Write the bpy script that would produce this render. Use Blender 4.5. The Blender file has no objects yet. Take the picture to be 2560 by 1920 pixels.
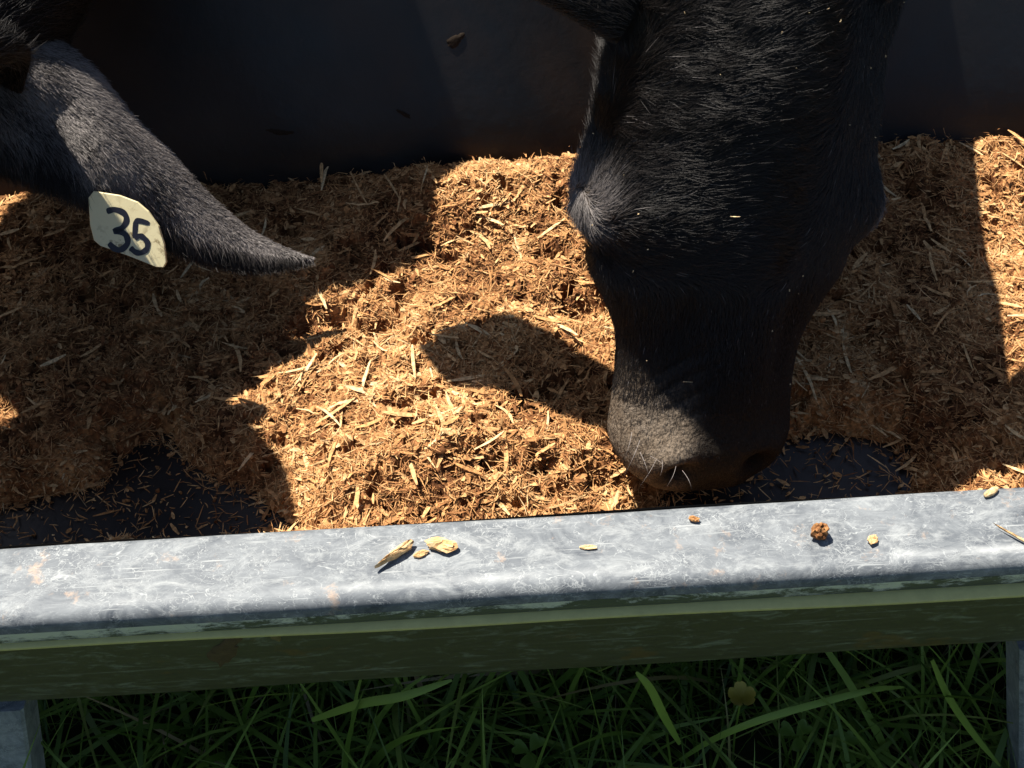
import bpy, math
import numpy as np
from mathutils import Vector, Matrix
rng = np.random.default_rng(7)
R = math.radians
sc = bpy.context.scene
# ------------------------------------------------------------------ camera
CAM = np.array([0.0, -0.339, 1.02]); PITCH = R(50); ROLL = R(3.4); HF = 1280/math.tan(R(25))
_f = np.array([0, math.cos(PITCH), -math.sin(PITCH)]); _u0 = np.array([0, math.sin(PITCH), math.cos(PITCH)]); _r0 = np.array([1., 0, 0])
_r = math.cos(ROLL)*_r0 - math.sin(ROLL)*_u0
_u = math.cos(ROLL)*_u0 + math.sin(ROLL)*_r0
cd = bpy.data.cameras.new('camera'); cam = bpy.data.objects.new('camera', cd); sc.collection.objects.link(cam)
cd.sensor_width = 36; cd.lens = 18/math.tan(R(25)); cd.clip_start = 0.02; cd.clip_end = 500
cam.matrix_world = Matrix(((_r[0], _u[0], -_f[0], CAM[0]), (_r[1], _u[1], -_f[1], CAM[1]), (_r[2], _u[2], -_f[2], CAM[2]), (0, 0, 0, 1)))
sc.camera = cam
# ------------------------------------------------------------------ light
SUN = np.array([-0.33, 0.339, 0.93]); SUN /= np.linalg.norm(SUN)
w = bpy.data.worlds.new('World'); sc.world = w; w.use_nodes = True
nt = w.node_tree; bg = nt.nodes['Background']; sky = nt.nodes.new('ShaderNodeTexSky'); sky.sky_type = 'NISHITA'; sky.sun_disc = False
sky.sun_elevation = math.asin(SUN[2]); sky.sun_rotation = math.atan2(SUN[0], SUN[1])
nt.links.new(sky.outputs[0], bg.inputs[0]); bg.inputs[1].default_value = 0.05
sl = bpy.data.lights.new('sun', 'SUN'); sl.energy = 5.0; sl.angle = R(0.5); sl.color = (1.0, 0.93, 0.82)
so = bpy.data.objects.new('sun', sl); sc.collection.objects.link(so)
so.rotation_euler = Vector(SUN).to_track_quat('Z', 'Y').to_euler(); so.location = Vector(SUN)*5
sc.view_settings.view_transform = 'Standard'; sc.view_settings.look = 'None'; sc.view_settings.exposure = 1.22; sc.view_settings.gamma = 1

def ray(px, py):
    d = _f + (px-1280)/HF*_r + (960-py)/HF*_u
    return d
def at_z(px, py, z):
    d = ray(px, py); return CAM + d*((z-CAM[2])/d[2])
def at_d(px, py, dep):
    return CAM + ray(px, py)*dep
def at_y(px, py, y):
    d = ray(px, py); return CAM + d*((y-CAM[1])/d[1])

# ------------------------------------------------------------------ helpers
def link(o, parent=None):
    sc.collection.objects.link(o)
    if parent: o.parent = parent
    return o
def tag(o, label=None, cat=None, group=None, kind=None):
    if label: o['label'] = label
    if cat: o['category'] = cat
    if group: o['group'] = group
    if kind: o['kind'] = kind
    return o
def empty(name, loc=(0, 0, 0)):
    o = bpy.data.objects.new(name, None); o.location = loc; o.empty_display_size = .05; return link(o)
def mesh(name, V, F, mat, parent=None, smooth=True, tint=None, loc=None):
    me = bpy.data.meshes.new(name)
    V = np.asarray(V, dtype=float)
    if loc is not None: V = V-np.asarray(loc)
    if isinstance(F, np.ndarray):
        n, k = F.shape
        me.vertices.add(len(V)); me.vertices.foreach_set('co', V.astype(np.float32).ravel())
        me.loops.add(n*k); me.loops.foreach_set('vertex_index', F.astype(np.int32).ravel())
        me.polygons.add(n); me.polygons.foreach_set('loop_start', np.arange(0, n*k, k, dtype=np.int32))
        me.update(calc_edges=True); me.validate()
    else:
        me.from_pydata([tuple(v) for v in V], [], [tuple(int(i) for i in f) for f in F]); me.update()
    if smooth: me.polygons.foreach_set('use_smooth', np.ones(len(me.polygons), dtype=bool))
    if tint is not None:
        for nm, arr in tint.items():
            a = me.attributes.new(nm, 'FLOAT', 'POINT'); a.data.foreach_set('value', np.asarray(arr, dtype=np.float32))
    me.materials.append(mat)
    o = bpy.data.objects.new(name, me)
    if loc is not None: o.location = loc
    return link(o, parent)
def sm(x): x = np.clip(x, 0, 1); return x*x*(3-2*x)
_tab = rng.random((256, 256))
def vnoise(x, y):
    xi = np.floor(x).astype(int); yi = np.floor(y).astype(int); fx = sm(x-xi); fy = sm(y-yi)
    a = _tab[xi % 256, yi % 256]; b = _tab[(xi+1) % 256, yi % 256]; c = _tab[xi % 256, (yi+1) % 256]; d = _tab[(xi+1) % 256, (yi+1) % 256]
    return (a*(1-fx)+b*fx)*(1-fy)+(c*(1-fx)+d*fx)*fy-0.5
def unit(v): return v/np.maximum(np.linalg.norm(v, axis=-1, keepdims=True), 1e-9)

# ------------------------------------------------------------------ materials
class NT:
    def __init__(s, name):
        s.m = bpy.data.materials.new(name); s.m.use_nodes = True; s.t = s.m.node_tree; s.b = s.t.nodes['Principled BSDF']
    def n(s, t, **k):
        x = s.t.nodes.new(t)
        for a, v in k.items():
            if hasattr(x, a) and not a.startswith('i_'): setattr(x, a, v)
        return x
    def l(s, a, b): s.t.links.new(a, b)
    def coord(s, scale=(1, 1, 1), rot=(0, 0, 0)):
        c = s.n('ShaderNodeTexCoord'); m = s.n('ShaderNodeMapping'); m.inputs['Scale'].default_value = scale; m.inputs['Rotation'].default_value = rot
        s.l(c.outputs['Object'], m.inputs[0]); return m.outputs[0]
    def noise(s, vec, scale, detail=4, rough=.6, dist=0):
        x = s.n('ShaderNodeTexNoise'); x.inputs['Scale'].default_value = scale; x.inputs['Detail'].default_value = detail; x.inputs['Roughness'].default_value = rough; x.inputs['Distortion'].default_value = dist
        s.l(vec, x.inputs['Vector']); return x.outputs[0]
    def ramp(s, fac, stops):
        x = s.n('ShaderNodeValToRGB'); e = x.color_ramp.elements
        while len(e) < len(stops): e.new(.5)
        for el, (p, c) in zip(e, stops):
            el.position = p; el.color = (*c, 1) if not isinstance(c, (int, float)) else (c, c, c, 1)
        s.l(fac, x.inputs[0]); return x.outputs[0]
    def mix(s, fac, a, b):
        x = s.n('ShaderNodeMix'); x.data_type = 'RGBA'
        for sock, v in ((x.inputs[0], fac), (x.inputs[6], a), (x.inputs[7], b)):
            if isinstance(v, (int, float)): sock.default_value = v
            elif isinstance(v, tuple): sock.default_value = (*v, 1)
            else: s.l(v, sock)
        return x.outputs[2]
    def math(s, op, a, b=0.0):
        x = s.n('ShaderNodeMath'); x.operation = op
        for sock, v in ((x.inputs[0], a), (x.inputs[1], b)):
            if isinstance(v, (int, float)): sock.default_value = v
            else: s.l(v, sock)
        return x.outputs[0]
    def bump(s, h, strength=.4, dist=.002, prev=None):
        x = s.n('ShaderNodeBump'); x.inputs['Strength'].default_value = strength; x.inputs['Distance'].default_value = dist
        s.l(h, x.inputs['Height'])
        if prev is not None: s.l(prev, x.inputs['Normal'])
        s.l(x.outputs[0], s.b.inputs['Normal']); return x.outputs[0]
    def set(s, **k):
        for a, v in k.items():
            a = a.replace('_', ' ')
            sock = s.b.inputs[a]
            if isinstance(v, (int, float)): sock.default_value = v
            elif isinstance(v, tuple): sock.default_value = (*v, 1) if len(v) == 3 and a != 'Normal' else v
            else: s.l(v, sock)
        return s

def m_feed():
    t = NT('feed'); a = t.n('ShaderNodeAttribute'); a.attribute_name = 'tint'
    c = t.ramp(a.outputs['Fac'], [(0, (.05, .018, .008)), (.3, (.26, .108, .040)), (.6, (.62, .32, .125)), (.85, (.76, .48, .225)), (1, (.82, .62, .35))])
    v = t.coord(); n = t.noise(v, 260, 3); c2 = t.mix(t.ramp(n, [(.35, 0.0), (.65, 1.0)]), (.45, .45, .45), (1, 1, 1))
    mm = t.n('ShaderNodeMix'); mm.data_type = 'RGBA'; mm.blend_type = 'MULTIPLY'; mm.inputs[0].default_value = 1; t.l(c, mm.inputs[6]); t.l(c2, mm.inputs[7])
    t.set(Base_Color=mm.outputs[2], Roughness=.85, Specular_IOR_Level=.15); t.bump(t.noise(v, 700, 3), .6, .001); return t.m
def m_tub():
    t = NT('tub_plastic'); v = t.coord((1, 1, 1)); vs = t.coord((6, 40, 40))
    n = t.noise(v, 5, 5); scr = t.noise(t.coord((4, 120, 60), (0, 0, .3)), 6, 4, .7)
    sep = t.n('ShaderNodeSeparateXYZ'); c = t.n('ShaderNodeTexCoord'); t.l(c.outputs['Object'], sep.inputs[0])
    base = t.mix(t.ramp(n, [(.35, 0.0), (.7, 1.0)]), (.006, .008, .011), (.010, .009, .008))
    dirt = t.ramp(t.noise(v, 22, 6, .75), [(.62, 0.0), (.72, 1.0)])
    base = t.mix(t.math('MULTIPLY', dirt, .25), base, (.06, .042, .028))
    film = t.ramp(t.noise(v, 3.2, 5, .6, .4), [(.42, 0.0), (.62, 1.0)])
    base = t.mix(t.math('MULTIPLY', film, .8), base, (.030, .018, .011))
    sc_ = t.ramp(scr, [(.66, 0.0), (.74, 1.0)])
    base = t.mix(t.math('MULTIPLY', sc_, .2), base, (.05, .05, .055))
    rg = t.ramp(t.noise(v, 9, 4), [(.3, .34), (.7, .5)])
    t.set(Base_Color=base, Roughness=rg, Specular_IOR_Level=.35); t.bump(t.noise(v, 60, 5), .25, .002); return t.m
def m_outer():
    t = NT('tub_outer_plastic'); v = t.coord()
    sep = t.n('ShaderNodeSeparateXYZ'); c = t.n('ShaderNodeTexCoord'); t.l(c.outputs['Object'], sep.inputs[0])
    streak = t.noise(t.coord((5, 60, 60)), 4, 6, .7)
    base = t.mix(streak, (.048, .050, .028), (.095, .095, .052))
    pale = t.ramp(t.noise(t.coord((14, 30, 30), (0, .2, 0)), 3.2, 7, .75, .6), [(.53, 0.0), (.66, 1.0)])
    base = t.mix(t.math('MULTIPLY', pale, .8), base, (.20, .23, .17))
    ln = t.ramp(t.noise(t.coord((5, 200, 260), (0, .12, 0)), 1.3, 3, .6), [(.62, 0.0), (.72, 1.0)])
    base = t.mix(t.math('MULTIPLY', ln, .8), base, (.20, .22, .17))
    brown = t.ramp(t.noise(v, 13, 5, .6), [(.62, 0.0), (.65, 1.0)])
    base = t.mix(t.math('MULTIPLY', brown, .6), base, (.13, .085, .03))
    t.set(Base_Color=base, Roughness=.42, Specular_IOR_Level=.4); t.bump(t.noise(v, 80, 4), .15, .001); return t.m
def m_galv(name='galvanised', bright=1.0):
    t = NT(name); v = t.coord()
    c1 = t.noise(t.coord((1, 1.6, 1)), 30, 7, .75, 1.2)
    base = t.mix(t.ramp(c1, [(.3, 0.0), (.7, 1.0)]), (.050*bright, .060*bright, .075*bright), (.21*bright, .228*bright, .242*bright))
    # white oxide scribbles: thin level lines of distorted noise
    out = None
    for sc_, rot, dist in ((60, .5, 1.0), (95, -.7, 1.2), (150, .2, .8)):
        n = t.noise(t.coord((1, 1.5, 1), (0, 0, rot)), sc_, 3, .55, dist)
        d = t.math('ABSOLUTE', t.math('SUBTRACT', n, .5)); l = t.ramp(d, [(0, 1.0), (.018, 0.0)])
        msk = t.ramp(t.noise(v, sc_*.5, 3), [(.47, 0.0), (.60, 1.0)])
        l = t.math('MULTIPLY', l, msk); out = l if out is None else t.math('MAXIMUM', out, l)
    for rot, s_ in ((.9, 1), (-.5, 2), (1.9, 3), (.45, 4), (-1.1, 5)):   # straight scratches
        n = t.noise(t.coord((14, 420, 9), (0, 0, rot)), 1.0+.1*s_, 2, .5)
        l = t.ramp(n, [(.70, 0.0), (.76, 1.0)]); out = t.math('MAXIMUM', out, t.math('MULTIPLY', l, .8))
    blotch = t.ramp(t.noise(t.coord((1, 2.2, 1), (0, 0, .35)), 34, 8, .82, .6), [(.50, 0.0), (.66, 1.0)])
    out = t.math('MAXIMUM', out, t.math('MULTIPLY', blotch, .75))
    base = t.mix(t.math('MULTIPLY', out, .7), base, (.38, .40, .40))
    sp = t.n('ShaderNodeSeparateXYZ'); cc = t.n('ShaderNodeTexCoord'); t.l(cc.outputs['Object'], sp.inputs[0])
    ed = t.math('ABSOLUTE', t.math('ADD', sp.outputs[1], .3085)); ed = t.ramp(ed, [(0, .5), (.0016, 0.0)])  # pale line along the front bend: its highlight put into the colour
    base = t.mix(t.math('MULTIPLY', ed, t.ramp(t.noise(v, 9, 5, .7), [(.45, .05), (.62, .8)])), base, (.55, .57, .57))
    dust = t.ramp(t.noise(v, 55, 5, .7), [(.60, 0.0), (.70, 1.0)])
    base = t.mix(t.math('MULTIPLY', dust, .35), base, (.55, .36, .22))
    met = t.math('SUBTRACT', .15, t.math('MULTIPLY', out, .12))
    t.set(Base_Color=base, Metallic=met, Roughness=t.ramp(c1, [(.3, .60), (.7, .80)]), Specular_IOR_Level=.3)
    t.bump(t.math('ADD', c1, t.math('MULTIPLY', out, .5)), .25, .0006); return t.m
def m_lip():
    t = NT('scuffed_lip'); v = t.coord((1, 1, 1))
    n = t.noise(t.coord((1, 1, 2.2)), 55, 7, .8, .4); big = t.noise(t.coord((1, 1, 1)), 6, 3)
    sep = t.n('ShaderNodeSeparateXYZ'); c = t.n('ShaderNodeTexCoord'); t.l(c.outputs['Object'], sep.inputs[0])
    zz = t.math('MULTIPLY', t.math('SUBTRACT', sep.outputs[2], .4835), 16.0)
    f = t.math('ADD', t.math('ADD', n, zz), t.math('MULTIPLY', t.math('SUBTRACT', big, .5), .9))
    msk = t.ramp(f, [(.46, 0.0), (.58, 1.0)])
    base = t.mix(msk, (.055, .07, .055), (.62, .66, .68))
    t.set(Base_Color=base, Roughness=.4, Metallic=t.math('MULTIPLY', msk, .5)); t.bump(n, .4, .0008); return t.m
def m_simple(name, col, rough=.6, var=.3, scale=40, spec=.4, bump=.2, sss=None):
    t = NT(name); n = t.noise(t.coord(), scale, 5, .65)
    t.set(Base_Color=t.mix(n, tuple(c*(1-var) for c in col), tuple(min(1, c*(1+var)) for c in col)), Roughness=rough, Specular_IOR_Level=spec)
    t.bump(n, bump, .001); return t.m
def m_skin():
    t = NT('black_hide'); v = t.coord(); n = t.noise(v, 400, 3)
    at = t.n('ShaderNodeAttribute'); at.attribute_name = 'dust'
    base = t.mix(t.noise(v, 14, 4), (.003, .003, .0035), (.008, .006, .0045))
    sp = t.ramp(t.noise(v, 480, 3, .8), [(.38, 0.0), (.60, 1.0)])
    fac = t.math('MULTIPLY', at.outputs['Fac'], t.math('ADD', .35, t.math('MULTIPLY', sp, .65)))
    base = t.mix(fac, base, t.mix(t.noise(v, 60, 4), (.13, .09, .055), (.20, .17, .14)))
    t.set(Base_Color=base, Roughness=.7, Specular_IOR_Level=.12)
    wr = t.noise(t.coord((1, 1, .5), (.3, .5, .2)), 90, 4, .6, 1.0)
    t.bump(t.math('ADD', n, t.math('MULTIPLY', wr, 2.2)), .9, .0014); return t.m
def m_hair():
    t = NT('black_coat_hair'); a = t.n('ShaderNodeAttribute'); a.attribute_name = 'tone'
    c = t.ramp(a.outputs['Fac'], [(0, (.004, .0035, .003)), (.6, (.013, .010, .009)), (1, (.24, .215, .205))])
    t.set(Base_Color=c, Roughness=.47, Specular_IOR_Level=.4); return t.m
def m_leaf(name, c0, c1):
    t = NT(name); a = t.n('ShaderNodeAttribute'); a.attribute_name = 'tint'
    c = t.ramp(a.outputs['Fac'], [(0, c0), (.75, c1), (.9, (.20, .17, .07)), (1, (.28, .22, .12))])
    t.set(Base_Color=c, Roughness=.45, Specular_IOR_Level=.4)
    tr = t.n('ShaderNodeBsdfTranslucent'); t.l(c, tr.inputs[0]); mx = t.n('ShaderNodeMixShader'); mx.inputs[0].default_value = .3
    o = t.t.nodes['Material Output']; t.l(t.b.outputs[0], mx.inputs[1]); t.l(tr.outputs[0], mx.inputs[2]); t.l(mx.outputs[0], o.inputs[0]); return t.m
def m_tag():
    t = NT('tag_plastic'); v = t.coord(); n = t.noise(v, 45, 4, .6)
    d = t.ramp(t.noise(v, 130, 5, .7, .4), [(.50, 0.0), (.58, 1.0)]); d2 = t.ramp(t.noise(v, 30, 3), [(.45, .0), (.6, 1.0)])
    b = t.mix(n, (.66, .57, .33), (.76, .68, .42)); b = t.mix(t.math('MULTIPLY', t.math('MULTIPLY', d, d2), .8), b, (.16, .10, .03))
    t.set(Base_Color=b, Roughness=.45); return t.m
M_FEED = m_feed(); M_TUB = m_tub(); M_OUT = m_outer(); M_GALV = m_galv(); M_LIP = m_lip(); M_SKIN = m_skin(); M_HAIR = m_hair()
M_LEG = m_galv('galvanised_leg', 1.5)
M_FLANGE = m_simple('flange_plastic', (.44, .42, .16), .5, .25, 90)
M_GRASS = m_leaf('grass_blade', (.05, .105, .012), (.24, .36, .06)); M_SOIL = m_simple('soil', (.024, .026, .011), .95, .5, 60, .1, .8)
M_PETAL = m_simple('yellow_petal', (.30, .24, .03), .5, .2); M_TAG = m_tag(); M_INK = m_simple('black_ink', (.012, .012, .02), .4, .2)
M_EYE = m_simple('eye_gloss', (.008, .006, .005), .06, .2, 20, .6, 0)

# ------------------------------------------------------------------ ground
g = mesh('ground', [(-60, -60, 0), (60, -60, 0), (60, 60, 0), (-60, 60, 0)], [(0, 1, 2, 3)], M_SOIL, smooth=False); tag(g, kind='structure')

# ------------------------------------------------------------------ ribbons
def ribbons(P0, D, up, L, W, bend, nseg, taper='both', fold=0):
    """N ribbons: start P0, direction D, side from up, length L, width W, bend vector per ribbon"""
    n = len(P0); k = nseg+1; t = np.linspace(0, 1, k)[None, :, None]
    C = P0[:, None]+D[:, None]*(t*L[:, None, None])+bend[:, None]*(t*t)
    side = unit(np.cross(D, up))
    if taper == 'both': ww = .35+.65*np.sin(np.pi*np.clip(t, .02, .98))
    elif taper == 'tip': ww = np.clip(1.05-t**2.2, .03, 1)*np.clip(.55+2*t, 0, 1)
    else: ww = np.ones_like(t)
    off = side[:, None]*(W[:, None, None]*.5*ww)
    V = np.stack([C-off, C+off], axis=2).reshape(n*k*2, 3)
    i = np.arange(n)[:, None]*k*2+np.arange(nseg)[None]*2; i = i.ravel()
    F = np.stack([i, i+1, i+3, i+2], axis=1)
    return V, F
def merge(parts):
    Vs, Fs, Ts, o = [], [], [], 0
    for V, F, T in parts: Vs.append(V); Fs.append(F+o); Ts.append(T); o += len(V)
    return np.concatenate(Vs), np.concatenate(Fs), np.concatenate(Ts)
def rdir(n, zs=.35):
    a = rng.random(n)*2*np.pi; z = rng.normal(0, zs, n); return unit(np.stack([np.cos(a), np.sin(a), z], 1))

# ------------------------------------------------------------------ trough
TX = 1.25
trough = empty('feed_trough', (0, .27, 0)); tag(trough, 'long feed trough with scuffed galvanised rim and dark green plastic tub', 'feed trough')
def extrude(prof, x0, x1, nx, closed=False):
    prof = np.array(prof); k = len(prof); xs = np.linspace(x0, x1, nx)
    V = np.array([(x, p[0], p[1]) for x in xs for p in prof])
    F = []
    m = k if closed else k-1
    for i in range(nx-1):
        for j in range(m):
            a = i*k+j; b = i*k+(j+1) % k; F.append((a, b, b+k, a+k))
    if closed: F.append(tuple(range(k))[::-1]); F.append(tuple((nx-1)*k+j for j in range(k)))
    return V, F
def smooth_poly(P, n=60):
    P = np.array(P, float); s = np.r_[0, np.cumsum(np.linalg.norm(np.diff(P, axis=0), axis=1))]; u = np.linspace(0, s[-1], n)
    Q = np.stack([np.interp(u, s, P[:, 0]), np.interp(u, s, P[:, 1])], 1)
    for _ in range(3): Q[1:-1] = (Q[:-2]+2*Q[1:-1]+Q[2:])/4
    return Q
inner = smooth_poly([(.004, .494), (.02, .40), (.036, .34), (.06, .305), (.10, .29), (.40, .29), (.455, .298), (.488, .325), (.505, .38), (.572, .524)])
outer = smooth_poly([(-.036, .474), (-.024, .39), (-.008, .31), (.03, .278), (.08, .268), (.42, .268), (.51, .285), (.55, .35), (.610, .504)])
def tub_part(name, prof, mat, flip):
    V, F = extrude(prof, -TX, TX, 60)
    k = len(prof)
    F.append(tuple(range(k))); F.append(tuple((59)*k+j for j in range(k)))
    V[:, 2] += .0012*np.sin(V[:, 0]*17)*(1 if flip else -1)
    return mesh(name, V-np.array([0, .27, 0]), F, mat, trough)
tub_part('tub_lining', inner, M_TUB, True); tub_part('tub_shell', outer, M_OUT, False)
def rim(ysign, y0, name, dz=0):
    # flat galvanised top, rounded to a short front lip
    P = [(.003, .476), (.0015, .495), (.0, .4985), (-.003, .5), (-.012, .4998), (-.033, .4996), (-.0405, .4999)]
    for a in np.linspace(14, 90, 6): P.append((-.0405-.0075*math.sin(R(a)), .4925+.0075*math.cos(R(a))))
    P += [(-.0482, .488)]
    P = np.array(P); Q = P.copy(); Q[:, 0] = y0+ysign*P[:, 0]; Q[:, 1] += dz
    V, F = extrude(Q, -TX-.01, TX+.01, 200)
    V[:, 2] += (.0018*vnoise(V[:, 0]*9+5, V[:, 1]*30)+.0006*vnoise(V[:, 0]*31, V[:, 1]*50))
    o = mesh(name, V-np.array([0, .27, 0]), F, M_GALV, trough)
    L = [(-.0483, .4882), (-.0484, .483), (-.0482, .4785), (-.0465, .4765), (-.040, .476)]
    Q = np.array([(y0+ysign*a, b+dz) for a, b in L]); V, F = extrude(Q, -TX-.01, TX+.01, 300)
    V[:, 2] += .0010*vnoise(V[:, 0]*9+5, V[:, 1]*30+.0)
    mesh('rim_lip', V-np.array([0, .27, 0]), F, M_LIP, trough)
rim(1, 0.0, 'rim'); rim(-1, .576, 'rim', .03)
# plastic flange showing below the near rim
xs = np.linspace(-TX, TX, 80)
V = []; F = []
for x in xs:
    yo = -.0506-.0075*x+.0005*math.sin(x*23)
    for y, z in ((-.03, .4745), (yo, .4735), (yo-.0006, .4715), (yo+.001, .4695), (-.03, .4685)): V.append((x, y-.27, z))
for i in range(len(xs)-1):
    for j in range(4): a = i*5+j; F.append((a, a+1, a+6, a+5))
mesh('flange', V, F, M_FLANGE, trough)
for x0 in (-TX, TX):   # end walls of the rim
    s = 1 if x0 > 0 else -1
    V, F = extrude([(.0, .5), (.0, .47), (.576, .50), (.576, .53)], x0-.0, x0+s*.03, 2, True); mesh('end_rim', V-np.array([0, .27, 0]), F, M_GALV, trough)
def leg(p, q, wd, dp):
    p = np.array(p); q = np.array(q); V = []; 
    for c in (p, q):
        for dx, dy in ((-1, -1), (-.86, -1.12), (.86, -1.12), (1, -1), (1, 1), (-1, 1)): V.append((c[0]+dx*wd/2, c[1]+dy*dp/2-.27, c[2]))
    F = [(i, (i+1) % 6, (i+1) % 6+6, i+6) for i in range(6)]+[(5, 4, 3, 2, 1, 0), (6, 7, 8, 9, 10, 11)]
    mesh('leg', V, F, M_LEG, trough, smooth=False)
lt = at_z(-18, 1745, .285); rt = at_z(2640, 1635, .285)
LW = .036
for y in (lt[1]+.012, .50):
    leg((lt[0]+.0, y, .272), (lt[0]-.075, y-(.03 if y < .2 else -.03), 0), LW, .03)
    leg((rt[0]+.0, y, .272), (rt[0]+.075, y-(.03 if y < .2 else -.03), 0), LW, .03)

# mud dried on the plastic
def plane_hit(px, py, p0, p1, off):
    n_ = np.array([0, -(p1[1]-p0[1]), p1[0]-p0[0]]); n_ = n_/np.linalg.norm(n_); o = np.array([0, p0[0], p0[1]])
    if np.dot(n_, CAM-o) < 0: n_ = -n_
    d = ray(px, py); return CAM+d*(np.dot(o+n_*off-CAM, n_)/np.dot(d, n_)), n_
def wall_hit(px, py, off):
    d = ray(px, py); ts = np.linspace(.6, 1.4, 6000); Q = CAM+d*ts[:, None]; k_ = np.argmax(Q[:, 2] < np.interp(Q[:, 1], inner[:, 0], inner[:, 1], right=9)); return Q[k_]-d*off*.5, None
def smear(cx, cy, rx, ry, rot, p0, p1, seed, mat):
    g_ = np.random.default_rng(seed); k = 26; V = []
    rr = 1+.16*np.sin(np.arange(k)*2*np.pi/k*3+seed)+g_.normal(0, .09, k)
    for lay, sc_, of in ((0, 1.0, .0003), (1, .86, .0010), (2, .4, .0012)):
        for i in range(k):
            a = i*2*np.pi/k; u, v = rx*rr[i]*sc_*math.cos(a), ry*rr[i]*sc_*math.sin(a)
            uu, vv_ = cx+u*math.cos(rot)-v*math.sin(rot), cy+u*math.sin(rot)+v*math.cos(rot); of_ = of*(1 if lay < 2 else 1+.5*g_.random())
            V.append((wall_hit(uu, vv_, of_) if p0 is None else plane_hit(uu, vv_, p0, p1, of_))[0]-np.array([0, .27, 0]))
    F = [(l*k+i, l*k+(i+1) % k, (l+1)*k+(i+1) % k, (l+1)*k+i) for l in (0, 1) for i in range(k)]+[tuple(2*k+i for i in range(k))]
    mesh('mud_smear', V, F, mat, trough)
M_MUD = m_simple('dried_mud', (.085, .062, .030), .9, .45, 220, .2, .8); M_MUD2 = m_simple('dried_mud_pale', (.16, .13, .055), .9, .3, 220, .2, .6); M_MUD3 = m_simple('dried_mud_wall', (.022, .015, .010), .9, .4, 220, .2, .8)
def oseg(z):
    j = int(np.argmin(np.abs(outer[:30, 1]-z))); return outer[j-1], outer[j+1]
smear(562, 1628, 46, 26, -.6, (-.0265, .41), (-.0170, .35), 3, M_MUD)
smear(690, 1590, 16, 12, .2, (-.0285, .425), (-.0195, .365), 5, M_MUD2)
smear(636, 1566, 7, 5, 0, (-.0295, .43), (-.0215, .38), 6, M_MUD2)
smear(1140, 100, 26, 13, -.6, None, None, 8, M_MUD3)
smear(700, 330, 34, 7, .1, None, None, 9, M_MUD3)
smear(1010, 285, 20, 5, .5, None, None, 11, M_MUD3)

# ------------------------------------------------------------------ feed
iy = inner[:, 0]; iz = inner[:, 1]
def floor_z(y): return np.interp(y, iy, iz)
def blob(X, Y, px, py, r, z=.32):
    p = at_z(px, py, z); return np.exp(-(((X-p[0])/r[0])**2+((Y-p[1])/r[1])**2))
def feed_h(X, Y, fine=True):
    h = .330+.012*sm((Y-.1)/.35)+.010*np.exp(-((Y-.46)/.05)**2)
    h = h+.014*vnoise(X*11+3, Y*11)+.012*vnoise(X*27+9, Y*27+4)
    # bare floor patches
    h = h-.085*blob(X, Y, 420, 1215, (.085, .036))-.06*blob(X, Y, 360, 1090, (.035, .03))-.085*blob(X, Y, 40, 1300, (.08, .035))-.07*blob(X, Y, 600, 1290, (.05, .02))
    h = h-.085*blob(X, Y, 2080, 1100, (.07, .035))-.07*blob(X, Y, 1850, 1210, (.09, .03))-.05*blob(X, Y, 2150, 1200, (.05, .02))
    h = h+.035*blob(X, Y, 300, 1320, (.022, .012))
    # mound in the sun patch, dents and burrows
    h = h+.020*blob(X, Y, 1000, 1150, (.10, .05))+.020*blob(X, Y, 1250, 560, (.10, .05))+.012*blob(X, Y, 820, 730, (.03, .02))+.012*blob(X, Y, 1300, 1180, (.12, .04))
    h = h-.034*blob(X, Y, 850, 815, (.013, .012))-.022*blob(X, Y, 760, 830, (.012, .010))-.018*blob(X, Y, 960, 830, (.022, .007))-.016*blob(X, Y, 1080, 1030, (.02, .009))-.016*blob(X, Y, 1010, 1055, (.013, .008))
    h = h-.018*blob(X, Y, 1450, 800, (.03, .012))-.016*blob(X, Y, 780, 1310, (.03, .008))
    for (a, b) in ((1375, 690), (865, 895), (1025, 1130), (1370, 1205), (1480, 1210)): h = h-.012*blob(X, Y, a, b, (.009, .006))
    if fine:
        h = h+.008*vnoise(X*62, Y*62)+.0045*vnoise(X*130+7, Y*130)+.0024*vnoise(X*260, Y*260+3)+.0012*vnoise(X*520, Y*520)
        pit = vnoise(X*75+31, Y*75+11)+vnoise(X*170+5, Y*170+8)*.5
        h = h-.015*sm((pit-.24)*5)-.008*sm((vnoise(X*190+3, Y*210+1)-.27)*9)+.0012*vnoise(X*900+3, Y*900)
    return h
nx, ny = 1300, 330
gx = np.linspace(-TX+.01, TX-.01, nx); gx = np.sign(gx)*np.abs(gx/TX)**1.35*TX; gy = np.linspace(.012, .522, ny)
X, Y = np.meshgrid(gx, gy, indexing='ij')
H = feed_h(X, Y); H = np.minimum(H, .42)
J = .0012
V = np.stack([X+rng.normal(0, J*.5, X.shape), Y+rng.normal(0, J*.4, X.shape), H], -1).reshape(-1, 3)
idx = np.arange(nx*ny).reshape(nx, ny)
F = np.stack([idx[:-1, :-1], idx[1:, :-1], idx[1:, 1:], idx[:-1, 1:]], -1).reshape(-1, 4)
keep = (H.ravel()[F].max(1) > floor_z(V[F[:, 0], 1])-.004)
F = F[keep]
tn = np.clip(.36+.30*vnoise(X*17, Y*17)+.35*vnoise(X*60, Y*60)+.35*vnoise(X*210, Y*210)+.20*rng.random(X.shape)-.1, 0, 1).ravel()
parts = [(V, F, tn)]
def feed_pts(n, xr=(-.8, .8), dens=None):
    x = rng.uniform(xr[0], xr[1], n); y = rng.uniform(.03, .51, n)
    h = feed_h(x, y); ok = h > floor_z(y)+.0005
    z = np.maximum(h, floor_z(y)+.001); 
    return x, y, z, ok
def rep(t, k): return np.repeat(t, k)
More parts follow.
